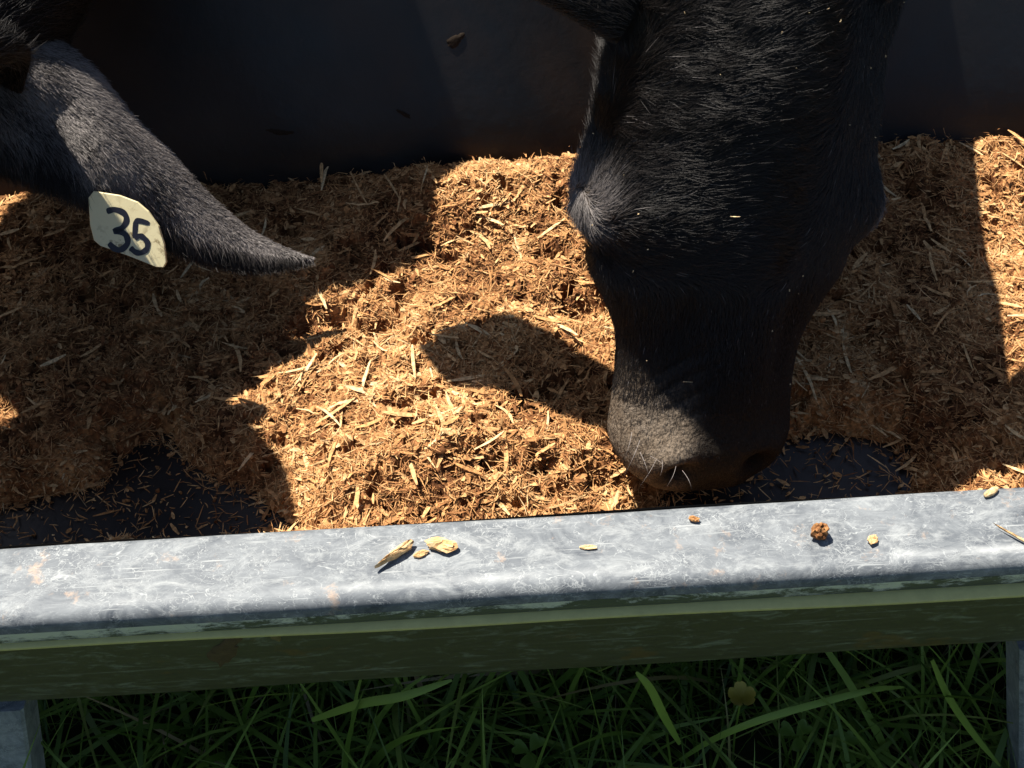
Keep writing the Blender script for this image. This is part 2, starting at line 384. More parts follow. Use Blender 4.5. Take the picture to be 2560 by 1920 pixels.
# fine fibres
def fib(n, l0, l1, w0, w1, t0, t1, lift, seg, keepbare=.05, zs=.3, xr=(-.62, .62)):
    x, y, z, ok = feed_pts(n, xr); ok |= (rng.random(n) < keepbare+.7*np.exp(np.minimum(feed_h(x, y)-floor_z(y), 0)/.007)) & (y < .43) & (y > .09)
    x, y, z = x[ok], y[ok], z[ok]; n = len(x)
    d = rdir(n, zs); d[:, 2] *= np.where(y > .43, .15, 1.0); L = rng.uniform(l0, l1, n)**1.0; W = rng.uniform(w0, w1, n)
    P0 = np.stack([x, y, z+lift*rng.random(n)+.0006], 1)-d*L[:, None]*.5
    P0[:, 2] = np.maximum(P0[:, 2], floor_z(P0[:, 1])+.001)
    b = rng.normal(0, 1, (n, 3))*L[:, None]*.22; b[:, 2] *= .5
    up = unit(np.stack([rng.normal(0, .3, n), rng.normal(0, .3, n), np.ones(n)], 1))
    V, F = ribbons(P0, d, up, L, W, b, seg, 'both' if seg > 1 else 'none')
    V[:, 1] = np.clip(V[:, 1], .022, .493)
    V[:, 2] = np.maximum(V[:, 2], floor_z(V[:, 1])+.0008)
    T = np.clip(rng.uniform(t0, t1, n)+.22*vnoise(x*60, y*60)+.22*vnoise(x*17, y*17), 0, 1)
    return V, F, rep(T, (seg+1)*2)
parts.append(fib(95000, .0025, .010, .0005, .0012, .28, .78, .0014, 3, .10, .16))
parts.append(fib(20000, .008, .020, .0004, .0009, .35, .85, .0025, 4, .05, .2))
parts.append(fib(12000, .003, .012, .0016, .0048, .35, .85, .0014, 2, .06, .14))
parts.append(fib(900, .008, .016, .0035, .0065, .35, .85, .0015, 2, .01, .18))
parts.append(fib(1000, .014, .036, .0016, .0042, .60, 1.0, .004, 3, .03, .12))
parts.append(fib(9000, .004, .02, .0006, .002, .3, .9, .002, 2, .05, .2, (-1.2, 1.2)))
# crumbs: small irregular clods
ico = np.array([(0, 0, 1), (.894, 0, .447), (.276, .851, .447), (-.724, .526, .447), (-.724, -.526, .447), (.276, -.851, .447), (.724, .526, -.447), (-.276, .851, -.447), (-.894, 0, -.447), (-.276, -.851, -.447), (.724, -.526, -.447), (0, 0, -1)])
icf = np.array([(0,1,2),(0,2,3),(0,3,4),(0,4,5),(0,5,1),(1,6,2),(2,7,3),(3,8,4),(4,9,5),(5,10,1),(6,7,2),(7,8,3),(8,9,4),(9,10,5),(10,6,1),(11,7,6),(11,8,7),(11,9,8),(11,10,9),(11,6,10)])
def crumbs(n, r0, r1, bare=.0):
    x, y, z, ok = feed_pts(n, (-.7, .7)); ok |= (rng.random(n) < bare+.7*np.exp(np.minimum(feed_h(x, y)-floor_z(y), 0)/.008)) & (y < .43) & (y > .08); x, y, z = x[ok], y[ok], z[ok]; n = len(x)
    r = r0+(r1-r0)*rng.random(n)**3
    V = ico[None]*r[:, None, None]*(1+rng.normal(0, .35, (n, 12, 1)))*rng.uniform(.4, 1.3, (n, 1, 3))+np.stack([x, y, z+r*.3], 1)[:, None]
    F = (np.arange(n)[:, None, None]*12+icf[None]).reshape(-1, 3); F = np.concatenate([F, F[:, 2:3]], 1)
    return V.reshape(-1, 3), F, rep(np.clip(rng.uniform(.15, .75, n), 0, 1), 12)
cr = [crumbs(34000, .0005, .0021, .18), crumbs(500, .002, .0048)]
V, F, T = merge(parts)
feed = mesh('shredded_feed', V, F, M_FEED, smooth=False, tint={'tint': T})
tag(feed, 'reddish brown shredded fibrous feed lying in the trough', 'feed', kind='stuff')
V2, F2, T2 = merge(cr)
me2 = mesh('feed_crumbs', V2, F2[:, :3].copy(), M_FEED, smooth=False, tint={'tint': T2})
tag(me2, 'small brown crumbs and clods scattered over the shredded feed', 'feed crumbs', kind='stuff')

# ------------------------------------------------------------------ debris on the rim
def lump(name, pos, dims, rot, label, cat, tint, seed, mat=M_FEED, group=None, kind=0):
    r_ = np.random.default_rng(seed)
    th = np.linspace(0, np.pi, 9)[:, None]; ph = np.linspace(0, 2*np.pi, 17)[None, :-1]
    S = np.stack([np.sin(th)*np.cos(ph), np.sin(th)*np.sin(ph), np.cos(th)+0*ph], -1)
    if kind == 1: S[..., 1] *= (1-.75*np.abs(S[..., 0])**1.2)*.9+.1*r_.random(S.shape[:2]); S = S[..., [0, 1, 2]]
    if kind == 2: S[..., 1] *= np.clip(.55+.55*S[..., 0], .08, 1)
    S = S*(1+r_.normal(0, .12 if kind < 3 else .03, S.shape[:2]+(1,)))
    V = S.reshape(-1, 3)*np.array(dims)/2
    c, s = math.cos(rot), math.sin(rot); V = V@np.array([[c, s, 0], [-s, c, 0], [0, 0, 1]])
    F = []
    for i in range(8):
        for j in range(16): a = i*16+j; b = i*16+(j+1) % 16; F.append((a, a+16, b+16, b))
    o = mesh(name, V, F, mat, smooth=(kind == 3), tint={'tint': np.clip(tint+r_.normal(0, .12, len(V)), 0, 1)})
    o.location = pos; return tag(o, label, cat, group)
def onrim(px, py, h=0.001): p = at_z(px, py, .5+h); return tuple(p)
G = 'bits of feed fallen on the rim'
def rz(x): return onrim(x[0], x[1], x[2])
lump('wood_flake', rz((985, 1386, .0035)), (.026, .0075, .006), .62, 'long pointed pale wood flake lying on the metal rim', 'wood flake', .88, 1, group=G, kind=2)
lump('wood_flake', rz((1105, 1362, .003)), (.017, .0085, .005), -.25, 'short broad wood flake on the rim right of the long pointed one', 'wood flake', .85, 2, group=G)
lump('feed_clod', rz((2050, 1328, .0045)), (.010, .009, .010), .3, 'round dark brown feed clod sitting alone on the rim', 'clod', .35, 3, group=G)
lump('grain_husk', rz((2478, 1230, .0022)), (.011, .0042, .004), .5, 'smooth straw coloured grain husk at the inner edge of the rim', 'grain husk', .98, 4, group=G, kind=3)
lump('wood_splinter', rz((2543, 1342, .002)), (.026, .0022, .002), -.75, 'thin curved wood splinter lying across the rim edge', 'splinter', .9, 5, group=G, kind=2)
lump('wood_flake', rz((1470, 1368, .001)), (.010, .003, .0015), -.1, 'flat tiny wood flake pressed on the middle of the rim', 'wood flake', .92, 6, group=G)
lump('feed_clod', rz((1735, 1297, .0018)), (.006, .0035, .003), -.4, 'tiny brown crumb near the inner rim edge below the muzzle', 'clod', .5, 7, group=G)
lump('wood_flake', rz((2182, 1348, .0015)), (.0065, .005, .0025), .8, 'small pinkish wood flake on the rim right of the round clod', 'wood flake', .85, 8, group=G)
lump('wood_flake', rz((1052, 1384, .0012)), (.009, .004, .002), .35, 'tiny wood flake in the gap between the two larger flakes', 'wood flake', .8, 9, group=G)

# ------------------------------------------------------------------ cows
def ring(c, x, n, wd, f, b, kf, pw, seg=72):
    th = np.arange(seg)/seg*2*np.pi; cs, sn = np.cos(th), np.sin(th)
    X_ = np.sign(cs)*np.abs(cs)**pw*wd; Nn = np.sign(sn)*np.abs(sn)**pw
    k = np.where(sn > 0, 1-(1-kf)*np.clip(sn, 0, 1)**1.5, 1-.25*np.clip(-sn, 0, 1)**2)
    return c[None]+x[None]*(X_*k)[:, None]+n[None]*(np.where(Nn > 0, Nn*f, Nn*b))[:, None]
def ear_rings(axis, hw, thick, side, nrm, seg=72, fold=.35):
    out = []
    for a, h, t, s, n in zip(axis, hw, thick, side, nrm):
        th = np.arange(seg)/seg*2*np.pi; v = np.cos(th); q = np.sin(th)
        out.append(a[None]+s[None]*(h*v)[:, None]+n[None]*(t*q+fold*h*(1-v*v)-fold*h*.5)[:, None])
    return out
def loft(rings, V, F, cap=True):
    o = len(V); k = len(rings[0]); f0 = len(F)
    Rg = np.array(rings); cc = Rg.mean(1, keepdims=True); mid = len(rings)//2
    fl = np.sum(np.cross(Rg[mid, 1]-Rg[mid, 0], Rg[mid+1, 0]-Rg[mid, 0])*(Rg[mid, 0]-cc[mid, 0])) < 0
    for r_ in rings: V.extend(r_.tolist())
    for i in range(len(rings)-1):
        for j in range(k): a = o+i*k+j; b = o+i*k+(j+1) % k; F.append((a, b, b+k, a+k))
    if cap: F.append(tuple(o+j for j in range(k))[::-1]); F.append(tuple(o+(len(rings)-1)*k+j for j in range(k)))
    if fl: F[f0:] = [f_[::-1] for f_ in F[f0:]]
def interp_rows(T, s):
    T = np.array(T, float); 
    # Catmull-Rom through table rows
    out = []
    for u in s:
        i = int(np.clip(np.searchsorted(T[:, 0], u, side='right')-1, 0, len(T)-2)); p0 = T[max(i-1, 0)]; p1 = T[i]; p2 = T[i+1]; p3 = T[min(i+2, len(T)-1)]
        h = p2[0]-p1[0]; t = (u-p1[0])/h
        m1 = (p2-p0)/(p2[0]-p0[0])*h if i > 0 else (p2-p1); m2 = (p3-p1)/(p3[0]-p1[0])*h if i+2 < len(T) else (p2-p1)
        out.append((2*t**3-3*t**2+1)*p1+(t**3-2*t**2+t)*m1+(-2*t**3+3*t**2)*p2+(t**3-t**2)*m2)
    return np.array(out)
# head table: s from nose, halfwidth, front, back, front-narrowing, lateral shift
HEAD = [(0, .030, .016, .020, .9, 0), (.006, .043, .026, .032, .9, 0), (.020, .059, .039, .044, .88, 0), (.045, .070, .044, .052, .80, 0), (.075, .069, .041, .056, .66, 0),
        (.11, .067, .042, .062, .60, 0), (.145, .069, .044, .070, .60, 0), (.175, .079, .047, .084, .62, 0), (.205, .091, .052, .098, .68, 0), (.235, .096, .058, .105, .76, 0),
        (.262, .104, .061, .108, .82, 0), (.285, .102, .062, .108, .84, 0), (.31, .097, .063, .106, .84, 0), (.345, .094, .064, .100, .84, 0), (.385, .092, .064, .095, .8, 0)]
HEAD = [(a_*(.82 if a_ > .1 else .95-.13*a_/.1), *r_) for a_, *r_ in HEAD]
HL = HEAD[-1][0]
def catm(P, m):
    T = [[i]+list(p) for i, p in enumerate(P)]; return interp_rows(T, np.linspace(0, len(P)-1, m))[:, 1:]
def make_cow(name, N, slope, lean, neck, ears, label, visible_fur, roll=0):
    """N nose tip (face surface), slope of the face from the ground in the YZ plane, lean = sideways tilt of the head axis"""
    root = empty(name, (neck[2][0], neck[2][1], 0)); tag(root, label, 'cow', 'black cattle feeding at the trough')
    a = np.array([math.sin(lean), math.cos(slope)*math.cos(lean), math.sin(slope)*math.cos(lean)])
    x = unit(np.array([math.cos(lean), 0, -math.sin(lean)])); x = unit(x-a*np.dot(x, a)); n = np.cross(a, x); n = n if n[1] < 0 else -n
    x0_, n0_ = x, n; n = n0_*math.cos(roll)+x0_*math.sin(roll); x = x0_*math.cos(roll)-n0_*math.sin(roll)
    V, F = [], []; rings = []
    S = np.r_[np.linspace(0, .03, 12), np.linspace(.034, HL, 84)]
    for s, (u, wd, f, b, kf, _) in zip(S, interp_rows(HEAD, S)):
        wd *= 1.02
        rings.append(ring(N+a*s-n*.042, x, n, wd, f, b, kf, .86))
    # neck and trunk: rows x, y, z, phi, halfwidth, up, down
    ct = N+a*HL-n*.042
    phi0 = math.degrees(math.atan2(-n[1], n[2]))
    rows = [(ct[0], ct[1], ct[2], phi0, .092, .064, .095)]+neck
    B = catm(rows, 90)[1:]
    for r_ in B:
        ph = R(r_[3]); nn = np.array([0, -math.sin(ph), math.cos(ph)]); xx = np.array([1., 0, 0])
        u = np.clip((r_[1]-ct[1])/.2, 0, 1); xx = unit(x*(1-u)+xx*u); nn = unit(nn-xx*np.dot(nn, xx))
        rings.append(ring(r_[:3], xx, nn, r_[4], r_[5], r_[6], .86, .9))
    loft(rings, V, F)
    V = np.array(V)
    # ---- features on the head, in head coordinates
    q = V-N; hs = q@a; hx = q@x; hn = q@n
    def bump_(s0, x0, rs, rx, amp, front=True, both=True, dirv=None):
        nonlocal V
        for sg in ((1, -1) if both else (1,)):
            wgt = np.exp(-((hs-s0)/rs)**2-((hx-sg*x0)/rx)**2)
            if front: wgt = wgt*(hn > -.10)*sm((hn+.10)/.05)
            d = n if dirv is None else dirv(sg)
            V = V+wgt[:, None]*amp*np.asarray(d)[None]
    bump_(.212, .098, .028, .034, .007, True, True, lambda sg: x*sg*.8+n*.6)     # orbital ridges
    bump_(.186, .096, .013, .014, -.005, True, True, lambda sg: x*sg*.9+n*.3)    # eye socket
    bump_(.030, .040, .016, .016, .006)
    bump_(.036, -.042, .030, .020, .012, True, False)
    bump_(.004, .0, .006, .06, .004, True, False)                                         # nostril wings
    bump_(.026, .033, .010, .012, -.024, True, True, lambda sg: n*.8+a*-.2)      # nostrils
    bump_(.13, .038, .05, .010, -.005)                                          # hollow beside the nose bone
    bump_(.31, .03, .04, .03, .006)                                             # forehead
    bump_(.012, 0, .010, .012, -.004, True, False)
    # loose skin wrinkles behind the left nostril
    for k in range(4):
        wgt = np.exp(-(((hs-.055-.016*k)-(hx+.045)*.9)/.0035)**2)*np.exp(-((hx+.045)/.022)**2)*sm((hn+.03)/.03)*(hs < .2)
        V = V-wgt[:, None]*.003*n[None]
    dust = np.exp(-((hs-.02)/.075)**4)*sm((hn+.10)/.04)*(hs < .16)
    dust = dust*(.12+.88*sm((-.014-hx)/.022))  # dust kept to the left: the muzzle's sunlit side put into the colour
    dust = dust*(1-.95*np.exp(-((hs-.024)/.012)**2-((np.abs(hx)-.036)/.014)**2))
    dust = dust+.45*np.exp(-((hs-.216)/.02)**2-((np.abs(hx)-.104)/.012)**2)*(hn > -.08)  # pale eye ridges: a highlight put into the same mask, no dust
    V = V.tolist(); dust = dust.tolist(); nb = len(V)
    for e in ears: loft(e, V, F)
    # legs and hooves (trunk side), tapering with knees
    bx, by = neck[-3][0], 0
    for (lx, ly, z0, hind) in ((-.15, 1.05, .72, 0), (.15, 1.08, .72, 0), (-.16, 2.15, .80, 1), (.16, 2.2, .80, 1)):
        P = [(0, 0, z0, .10), (0, .01, z0-.2, .075), (0, (.06 if hind else -.01), .42, .048), (0, (.05 if hind else .0), .36, .045), (0, .0 if hind else .01, .16, .030), (0, .0, .09, .036), (0, -.02, .05, .042), (0, -.03, .003, .055)]
        rr = []
        for p in catm([list(p) for p in P], 28):
            th = np.arange(72)/72*2*np.pi
            rr.append(np.stack([neck[4][0]+lx+p[3]*np.cos(th)*.9, ly+p[1]+p[3]*np.sin(th), p[2]+0*th], 1))
        loft(rr, V, F)
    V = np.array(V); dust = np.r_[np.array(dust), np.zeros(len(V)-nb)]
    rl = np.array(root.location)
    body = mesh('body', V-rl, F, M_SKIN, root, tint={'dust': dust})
    # eyes
    for sg in (-1, 1):
        c = N+a*.192+x*sg*.081-n*.062; th = np.linspace(0, np.pi, 13)[:, None]; ph = np.linspace(0, 2*np.pi, 25)[None, :-1]
        S_ = np.stack([np.sin(th)*np.cos(ph), np.sin(th)*np.sin(ph), np.cos(th)+0*ph], -1).reshape(-1, 3)*.017
        Fe = [(i*24+j, (i+1)*24+j, (i+1)*24+(j+1) % 24, i*24+(j+1) % 24) for i in range(12) for j in range(24)]
        mesh('eye', S_+c-rl, Fe, M_EYE, root)
    # ---- fur
    me = body.data; nV = len(me.vertices); P = V; nf = len(me.polygons)
    q4 = np.array([f for f in F if len(f) == 4]); A, B_, C_, D_ = (P[q4[:, i]] for i in range(4))
    fn = np.cross(C_-A, D_-B_); ar = np.linalg.norm(fn, axis=1)*.5; fn = unit(fn); cen = (A+B_+C_+D_)/4
    isear = (q4[:, 0] >= nb) & (q4[:, 0] < nb+sum(len(e)*72 for e in ears))
    out = visible_fur(cen, fn, isear, N, a, x, n)      # density (hairs per m2)
    cnt = rng.poisson(out*ar); fi = np.repeat(np.arange(len(q4)), cnt); m = len(fi)
    u, v = rng.random((2, m, 1)); p = (A[fi]*(1-u)+B_[fi]*u)*(1-v)+(D_[fi]*(1-u)+C_[fi]*u)*v
    return root, body, p, fn[fi], isear[fi], (N, a, x, n), rl
def hair(name, root, rl, P, mat, tone, rad):
    """P: n x k x 3 strands as hair curves"""
    n_, k = P.shape[:2]; cu = bpy.data.hair_curves.new(name); cu.add_curves([k]*n_)
    cu.attributes['position'].data.foreach_set('vector', (P-rl).astype(np.float32).ravel()) if 'position' in cu.attributes else None
    ra = cu.attributes.get('radius') or cu.attributes.new('radius', 'FLOAT', 'POINT')
    t = np.linspace(0, 1, k)[None]; ra.data.foreach_set('value', (rad[:, None]*(1-.85*t**1.5)).astype(np.float32).ravel())
    ta = cu.attributes.new('tone', 'FLOAT', 'CURVE'); ta.data.foreach_set('value', tone.astype(np.float32))
    cu.materials.append(mat); o = bpy.data.objects.new(name, cu); return link(o, root)
def strands(p, nr, d, L, lift, k=5, jit=.25, droop=0):
    """short hairs lying along d, rising by lift"""
    n_ = len(p); d = unit(d-nr*np.sum(d*nr, 1, keepdims=True)); j = rng.normal(0, jit, (n_, 3)); d = unit(d+j)
    d = unit(d-nr*np.sum(d*nr, 1, keepdims=True)*(np.sum(d*nr, 1, keepdims=True) < 0))
    t = np.linspace(0, 1, k)[None, :, None]
    lf = (lift*(.5+rng.random(n_)))[:, None, None]
    Q = p[:, None]+d[:, None]*L[:, None, None]*t+nr[:, None]*L[:, None, None]*lf*(t-.55*t*t)
    Q[..., 2] -= droop*L[:, None]*t[..., 0]**2
    return Q

def sh_up(px, py, t, z=.345): return at_z(px, py, z)+SUN*t
# right cow's ear on our left: placed so its shade falls on the feed beside the muzzle
def ear_from_axis(ax, hw, thick, toward, seg=28, fold=.3):
    ax = np.array(ax); T = catm([list(a_)+[h, t] for a_, h, t in zip(ax, hw, thick)], seg); A = T[:, :3]; h = np.maximum(T[:, 3], .0015); t = np.maximum(T[:, 4], .001)
    tg = unit(np.gradient(A, axis=0)); toward = np.asarray(toward, float); side = unit(np.cross(tg, toward[None])); nr = unit(np.cross(side, tg))
    nr = np.where((nr@toward)[:, None] < 0, -nr, nr)
    return ear_rings(A, h, t, side, nr, fold=fold)
te = .36/SUN[2]
axr = [np.array([.085, .27, .64]), np.array([.02, .29, .675]), sh_up(1540, 1010, te+.005), sh_up(1430, 950, te), sh_up(1320, 905, te), sh_up(1200, 870, te), sh_up(1110, 850, te), sh_up(1040, 845, te)]
mpp = .33e-3
hwr = [.020, .022, .026, .034, .041, .040, .028, .002]; tkr = [.018, .016, .012, .009, .007, .006, .005, .001]
earR1 = ear_from_axis(axr, hwr, tkr, SUN)
NR = at_z(1790, 1262, .338)
slopeR = R(63); leanR = R(6.2)
mirror_c = NR[0]+.012
axl = [np.array([.235, .275, .655]), np.array([.27, .29, .68])]+[np.array([a_, b_, .345])+SUN*te for a_, b_ in ((.42, .20), (.45, .19), (.48, .18), (.52, .17), (.55, .165), (.575, .16))]
earR2 = ear_from_axis(axl, hwr, tkr, SUN)
def neck_rows(x0, y0, z0, dx=0, wn=.13):
    return [(x0+dx*.2, y0+.07, z0+.03, 38, .098, .07, .10), (x0+dx*.5, y0+.16, z0+.05, 20, .110, .09, .12), (x0+dx, y0+.30, z0+.09, 10, wn, .12, .15), (x0+dx, y0+.48, z0+.15, 5, wn+.02, .15, .20),
            (x0+dx, y0+.70, z0+.17, 0, .20, .18, .28), (x0+dx, y0+.95, z0+.17, 0, .25, .20, .34), (x0+dx, y0+1.4, z0+.17, 0, .29, .22, .36), (x0+dx, y0+1.8, z0+.18, 0, .26, .22, .32), (x0+dx, y0+2.05, z0+.18, 0, .20, .18, .25), (x0+dx, y0+2.15, z0+.18, 0, .08, .08, .10)]
def furR(cen, fn, isear, N, a, x, n):
    s = (cen-N)@a; hn = (fn@n); vis = np.sum(fn*(CAM-cen), 1) > -.1
    d = np.where(s < .075, 1.5e5, np.where(s < .15, 9e5, 1.1e6))*(s > -.01)*(s < .52)*vis
    d = np.where(isear, 3e5, d); d[cen[:, 1] > .75] = 0; return d
polR = NR+np.array([math.sin(leanR)*HL, math.cos(slopeR)*HL, math.sin(slopeR)*HL])
cowR, bodyR, p, nr, ie, fr, rl = make_cow('cow', NR, slopeR, leanR, neck_rows(polR[0], polR[1], polR[2], .0, .115), [earR1, earR2], 'black cow with its forehead to the camera and muzzle down in the feed', furR, R(11))
N_, a_, x_, n_ = fr
def cow_fur(root, p, nr, ie, fr, rl, eardir):
    N_, a_, x_, n_ = fr; s = (p-N_)@a_; hx = (p-N_)@x_
    down = -a_[None]+0*p
    # forehead: strands sweep from the eyes inwards and up; below: down the face
    sg = -np.sign(hx)[:, None]; swirl = sg*x_[None]*.95+a_[None]*(.38+.5*vnoise(hx*30, s*30)[:, None])
    k = sm((s-.15)/.045)[:, None]*sm((.12-np.abs(hx))/.02)[:, None]; k = k*(1-.75*sm((hx-.01)/.04)[:, None])
    d = down*(1-k)+swirl*k
    cl = np.stack([vnoise(hx*160+1, s*160), vnoise(hx*160+51, s*160+9), vnoise(hx*160+5, s*160+77)], 1)*1.1
    d = unit(d)+cl*k*.8
    L = np.interp(s, [0, .05, .10, .15, .19, .25, .5], [.002, .002, .004, .006, .011, .015, .020])*(.6+.8*rng.random(len(p)))*(1-.5*sm((hx-.0)/.05)*(s < .6))
    d[ie] = eardir[None]; L[ie] = .007*(.6+.8*rng.random(ie.sum()))
    lift = np.where(ie, .28, .15)
    Q = strands(p, nr, d, L, lift, 5, .16)
    tone = np.clip(.24+.25*rng.random(len(p))+.25*vnoise(hx*40, s*40), 0, 1); tone = np.where(rng.random(len(p)) < .004, .9, tone)
    orb = np.exp(-((s-.216)/.03)**2-((np.abs(hx)-.106)/.014)**2); tone = np.clip(tone+orb*.55*(~ie), 0, 1)  # eye ridge highlight put into the hair tone
    hair('fur', root, rl, Q, M_HAIR, tone, np.full(len(p), .00016))
cow_fur(cowR, p, nr, ie, fr, rl, unit(earR1[-1].mean(0)-earR1[0].mean(0)))
# whiskers round the nostril
wp = []
for (px, py, ex, ey) in ((1600, 1130, 1625, 1205), (1625, 1140, 1660, 1165), (1655, 1150, 1650, 1190), (1690, 1165, 1668, 1215), (1600, 1100, 1560, 1190), (1580, 1080, 1560, 1150), (1705, 1175, 1730, 1225), (1640, 1150, 1600, 1215)):
    b0 = at_y(px, py, NR[1]+.004); e0 = at_y(ex, ey, NR[1]-.014); t = np.linspace(0, 1, 6)[:, None]
    wp.append(b0*(1-t)+e0*t+np.array([0, -.004, .006])*np.sin(t*np.pi))
wp = np.array(wp); hair('whiskers', cowR, rl, wp, M_HAIR, np.full(len(wp), 1.0), np.full(len(wp), .00016))
# long guard hair standing out beside the eye ridge
# crumbs of straw caught in the coat
def caught(root, rl, fr, V0, pts):
    Vs, Fs, T = [], [], []; o = 0
    for (p0, nn, l, wd) in pts:
        d = unit(rng.normal(0, 1, 3)); d = unit(d-nn*np.dot(d, nn)); sd = np.cross(nn, d); c = p0+nn*.004
        Vs += [c-d*l/2-sd*wd/2, c+d*l/2-sd*wd/4, c+d*l/2+sd*wd/4, c-d*l/2+sd*wd/2, c-d*l/4+nn*.0008, c+d*l/4+nn*.0008]
        Fs += [(o, o+1, o+5, o+4), (o+1, o+2, o+5), (o+2, o+3, o+4, o+5), (o+3, o, o+4), (o+3, o+2, o+1, o)]; o += 6; T += [1.0]*6
    m_ = mesh('straw_specks', np.array(Vs)-rl, Fs, M_FEED, root, smooth=False, tint={'tint': T}); m_['kind'] = 'stuff'
sel = rng.choice(len(p), 70, replace=False); sel = sel[((p[sel]-N_)@a_ > .02) & (~ie[sel])]
pts = [(p[i], nr[i], rng.uniform(.0008, .0022) if rng.random() < .94 else .007, rng.uniform(.0004, .0009)) for i in sel]
caught(cowR, rl, fr, None, pts)

# ---- left cow: its head stands just left of the frame, one ear reaches in
eL = [(-230, 120, .78, 125), (-70, 180, .79, 205), (90, 252, .80, 172), (220, 342, .815, 136), (345, 436, .84, 106), (475, 538, .865, 78), (595, 606, .885, 50), (690, 636, .90, 27), (782, 648, .908, 1.5)]
ax = [at_d(px, py, d) for px, py, d, h in eL]; hw = [h*d/HF for px, py, d, h in eL]
toward = unit(np.array([.15, -.45, .85]))
earL1 = ear_from_axis(ax, [h*1.2 for h in hw], [.02, .02, .016, .013, .011, .009, .006, .004, .001], np.array([.30, -.18, 1.0]), 40, fold=.22)
# hollow near the base
dc = at_d(130, 300, .79)
for r_ in earL1:
    wg = np.exp(-np.sum((r_-dc)**2, 1)/.024**2); r_ -= wg[:, None]*.016*unit(CAM-dc)[None]
hb = ax[0]
NL = np.array([-.532, .095, .45])
slopeL = R(62); leanL = R(28)
polL = NL+np.array([math.sin(leanL)*HL, math.cos(slopeL)*HL, math.sin(slopeL)*HL])
axl = [np.array([2*polL[0]-p_[0]-.01, p_[1]+.01, p_[2]+.01]) for p_ in ax]
earL2 = ear_from_axis(axl, hw, [.02, .02, .016, .013, .011, .009, .006, .004, .001], toward, 40, fold=.42)
def furL(cen, fn, isear, N, a, x, n):
    d = np.where(isear & (cen[:, 0] > -.62), 2.2e6, 0.0)*1.0
    s = (cen-N)@a; d = d+1.2e5*(~isear)*(cen[:, 1] < .9); return d
nl = neck_rows(polL[0], polL[1], polL[2], .04, .15)
nl[0] = (polL[0]-.003, polL[1]+.055, polL[2]-.06, 28, .098, .050, .09); nl[1] = (polL[0]-.042, polL[1]+.12, polL[2]-.132, 12, .095, .055, .10); nl[2] = (polL[0]-.03, polL[1]+.26, polL[2]-.07, 4, .155, .105, .12); nl[3] = (polL[0]-.02, polL[1]+.36, polL[2]+.05, 3, .19, .14, .18)
cowL, bodyL, p, nr, ie, fr, rl = make_cow('cow', NL, slopeL, leanL, nl, [earL1, earL2], 'black cow at the left edge, only its drooping furry ear and cheek in view', furL)
ed = unit(ax[-2]-ax[1])
down2 = unit(np.cross(ed, unit(CAM-ax[3]))); down2 = down2 if down2[2] < 0 else -down2
q = p[ie]; nq = nr[ie]; A_ = np.array(ax); tpar = np.clip(((q-A_[0])@ed)/np.linalg.norm(A_[-1]-A_[0]), 0, 1)
cenl = np.stack([np.interp(tpar, np.linspace(0, 1, len(A_)), A_[:, i]) for i in range(3)], 1)
vv = ((q-cenl)@down2)/np.interp(tpar, np.linspace(0, 1, len(hw)), hw)
d = ed[None]*.8+down2[None]*np.clip(.35+.5*vv, -.2, 1)[:, None]+rng.normal(0, .1, q.shape)
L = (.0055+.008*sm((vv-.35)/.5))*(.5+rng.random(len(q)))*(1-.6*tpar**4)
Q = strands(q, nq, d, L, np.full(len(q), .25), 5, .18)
tone = np.clip(.60+.45*rng.random(len(q))+.3*vnoise(q[:, 0]*50, q[:, 1]*50)-.45*sm((vv-.45)/.5), 0, .98)  # ear's sunlit sheen put into the hair tone, darker along the lower side
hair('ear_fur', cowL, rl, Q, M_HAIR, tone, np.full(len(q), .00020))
q = p[~ie]; s_ = (q-NL)@fr[1]
Q = strands(q, nr[~ie], np.where(q[:, 1:2] > polL[1], np.array([[0, 1., -.3]]), -fr[1][None]), .012*(.6+rng.random(len(q))), np.full(len(q), .2), 4, .2)
hair('fur', cowL, rl, Q, M_HAIR, np.full(len(q), .3), np.full(len(q), .00016))

# ------------------------------------------------------------------ ear tag
TD = .806
tq = [(222, 494), (226, 560), (236, 600), (252, 614), (330, 642), (392, 667), (410, 668), (417, 655), (412, 610), (398, 565), (372, 528), (345, 505), (300, 488), (235, 478)]
P3 = np.array([at_d(px, py, TD+(py-570)*.00008) for px, py in tq]); cN = unit(np.cross(P3[3]-P3[0], P3[7]-P3[0])); cN = cN if np.dot(cN, CAM-P3[0]) > 0 else -cN
tc = P3.mean(0); P3 = P3-np.outer((P3-tc)@cN, cN)
tl = P3[-1]; th = .0018; k = len(P3)
V = np.concatenate([P3+cN*th/2, P3-cN*th/2, P3*.985+tc*.015+cN*th*.8]); 
F = [tuple(range(2*k, 3*k)), tuple(range(k, 2*k))[::-1]]+[(i, (i+1) % k, (i+1) % k+k, i+k) for i in range(k)]+[(2*k+i, 2*k+(i+1) % k, (i+1) % k, i) for i in range(k)]
tagN = cN; tagroot = empty('ear_tag', tuple(tc)); tag(tagroot, 'cream plastic ear tag with black number 35 hanging below the ear at the left', 'ear tag')
mesh('tag_plate', V-tc, F, M_TAG, tagroot, smooth=False)
three = [(262, 525), (284, 520), (309, 530), (316, 550), (303, 570), (284, 578), (302, 580), (316, 592), (318, 612), (300, 628), (283, 624), (268, 610)]
five_a = [(341, 548), (339, 576), (337, 597)]
five_b = [(338, 549), (356, 551), (378, 558)]
five_c = [(337, 596), (350, 591), (360, 594), (372, 608), (370, 626), (355, 636), (340, 634), (326, 622)]
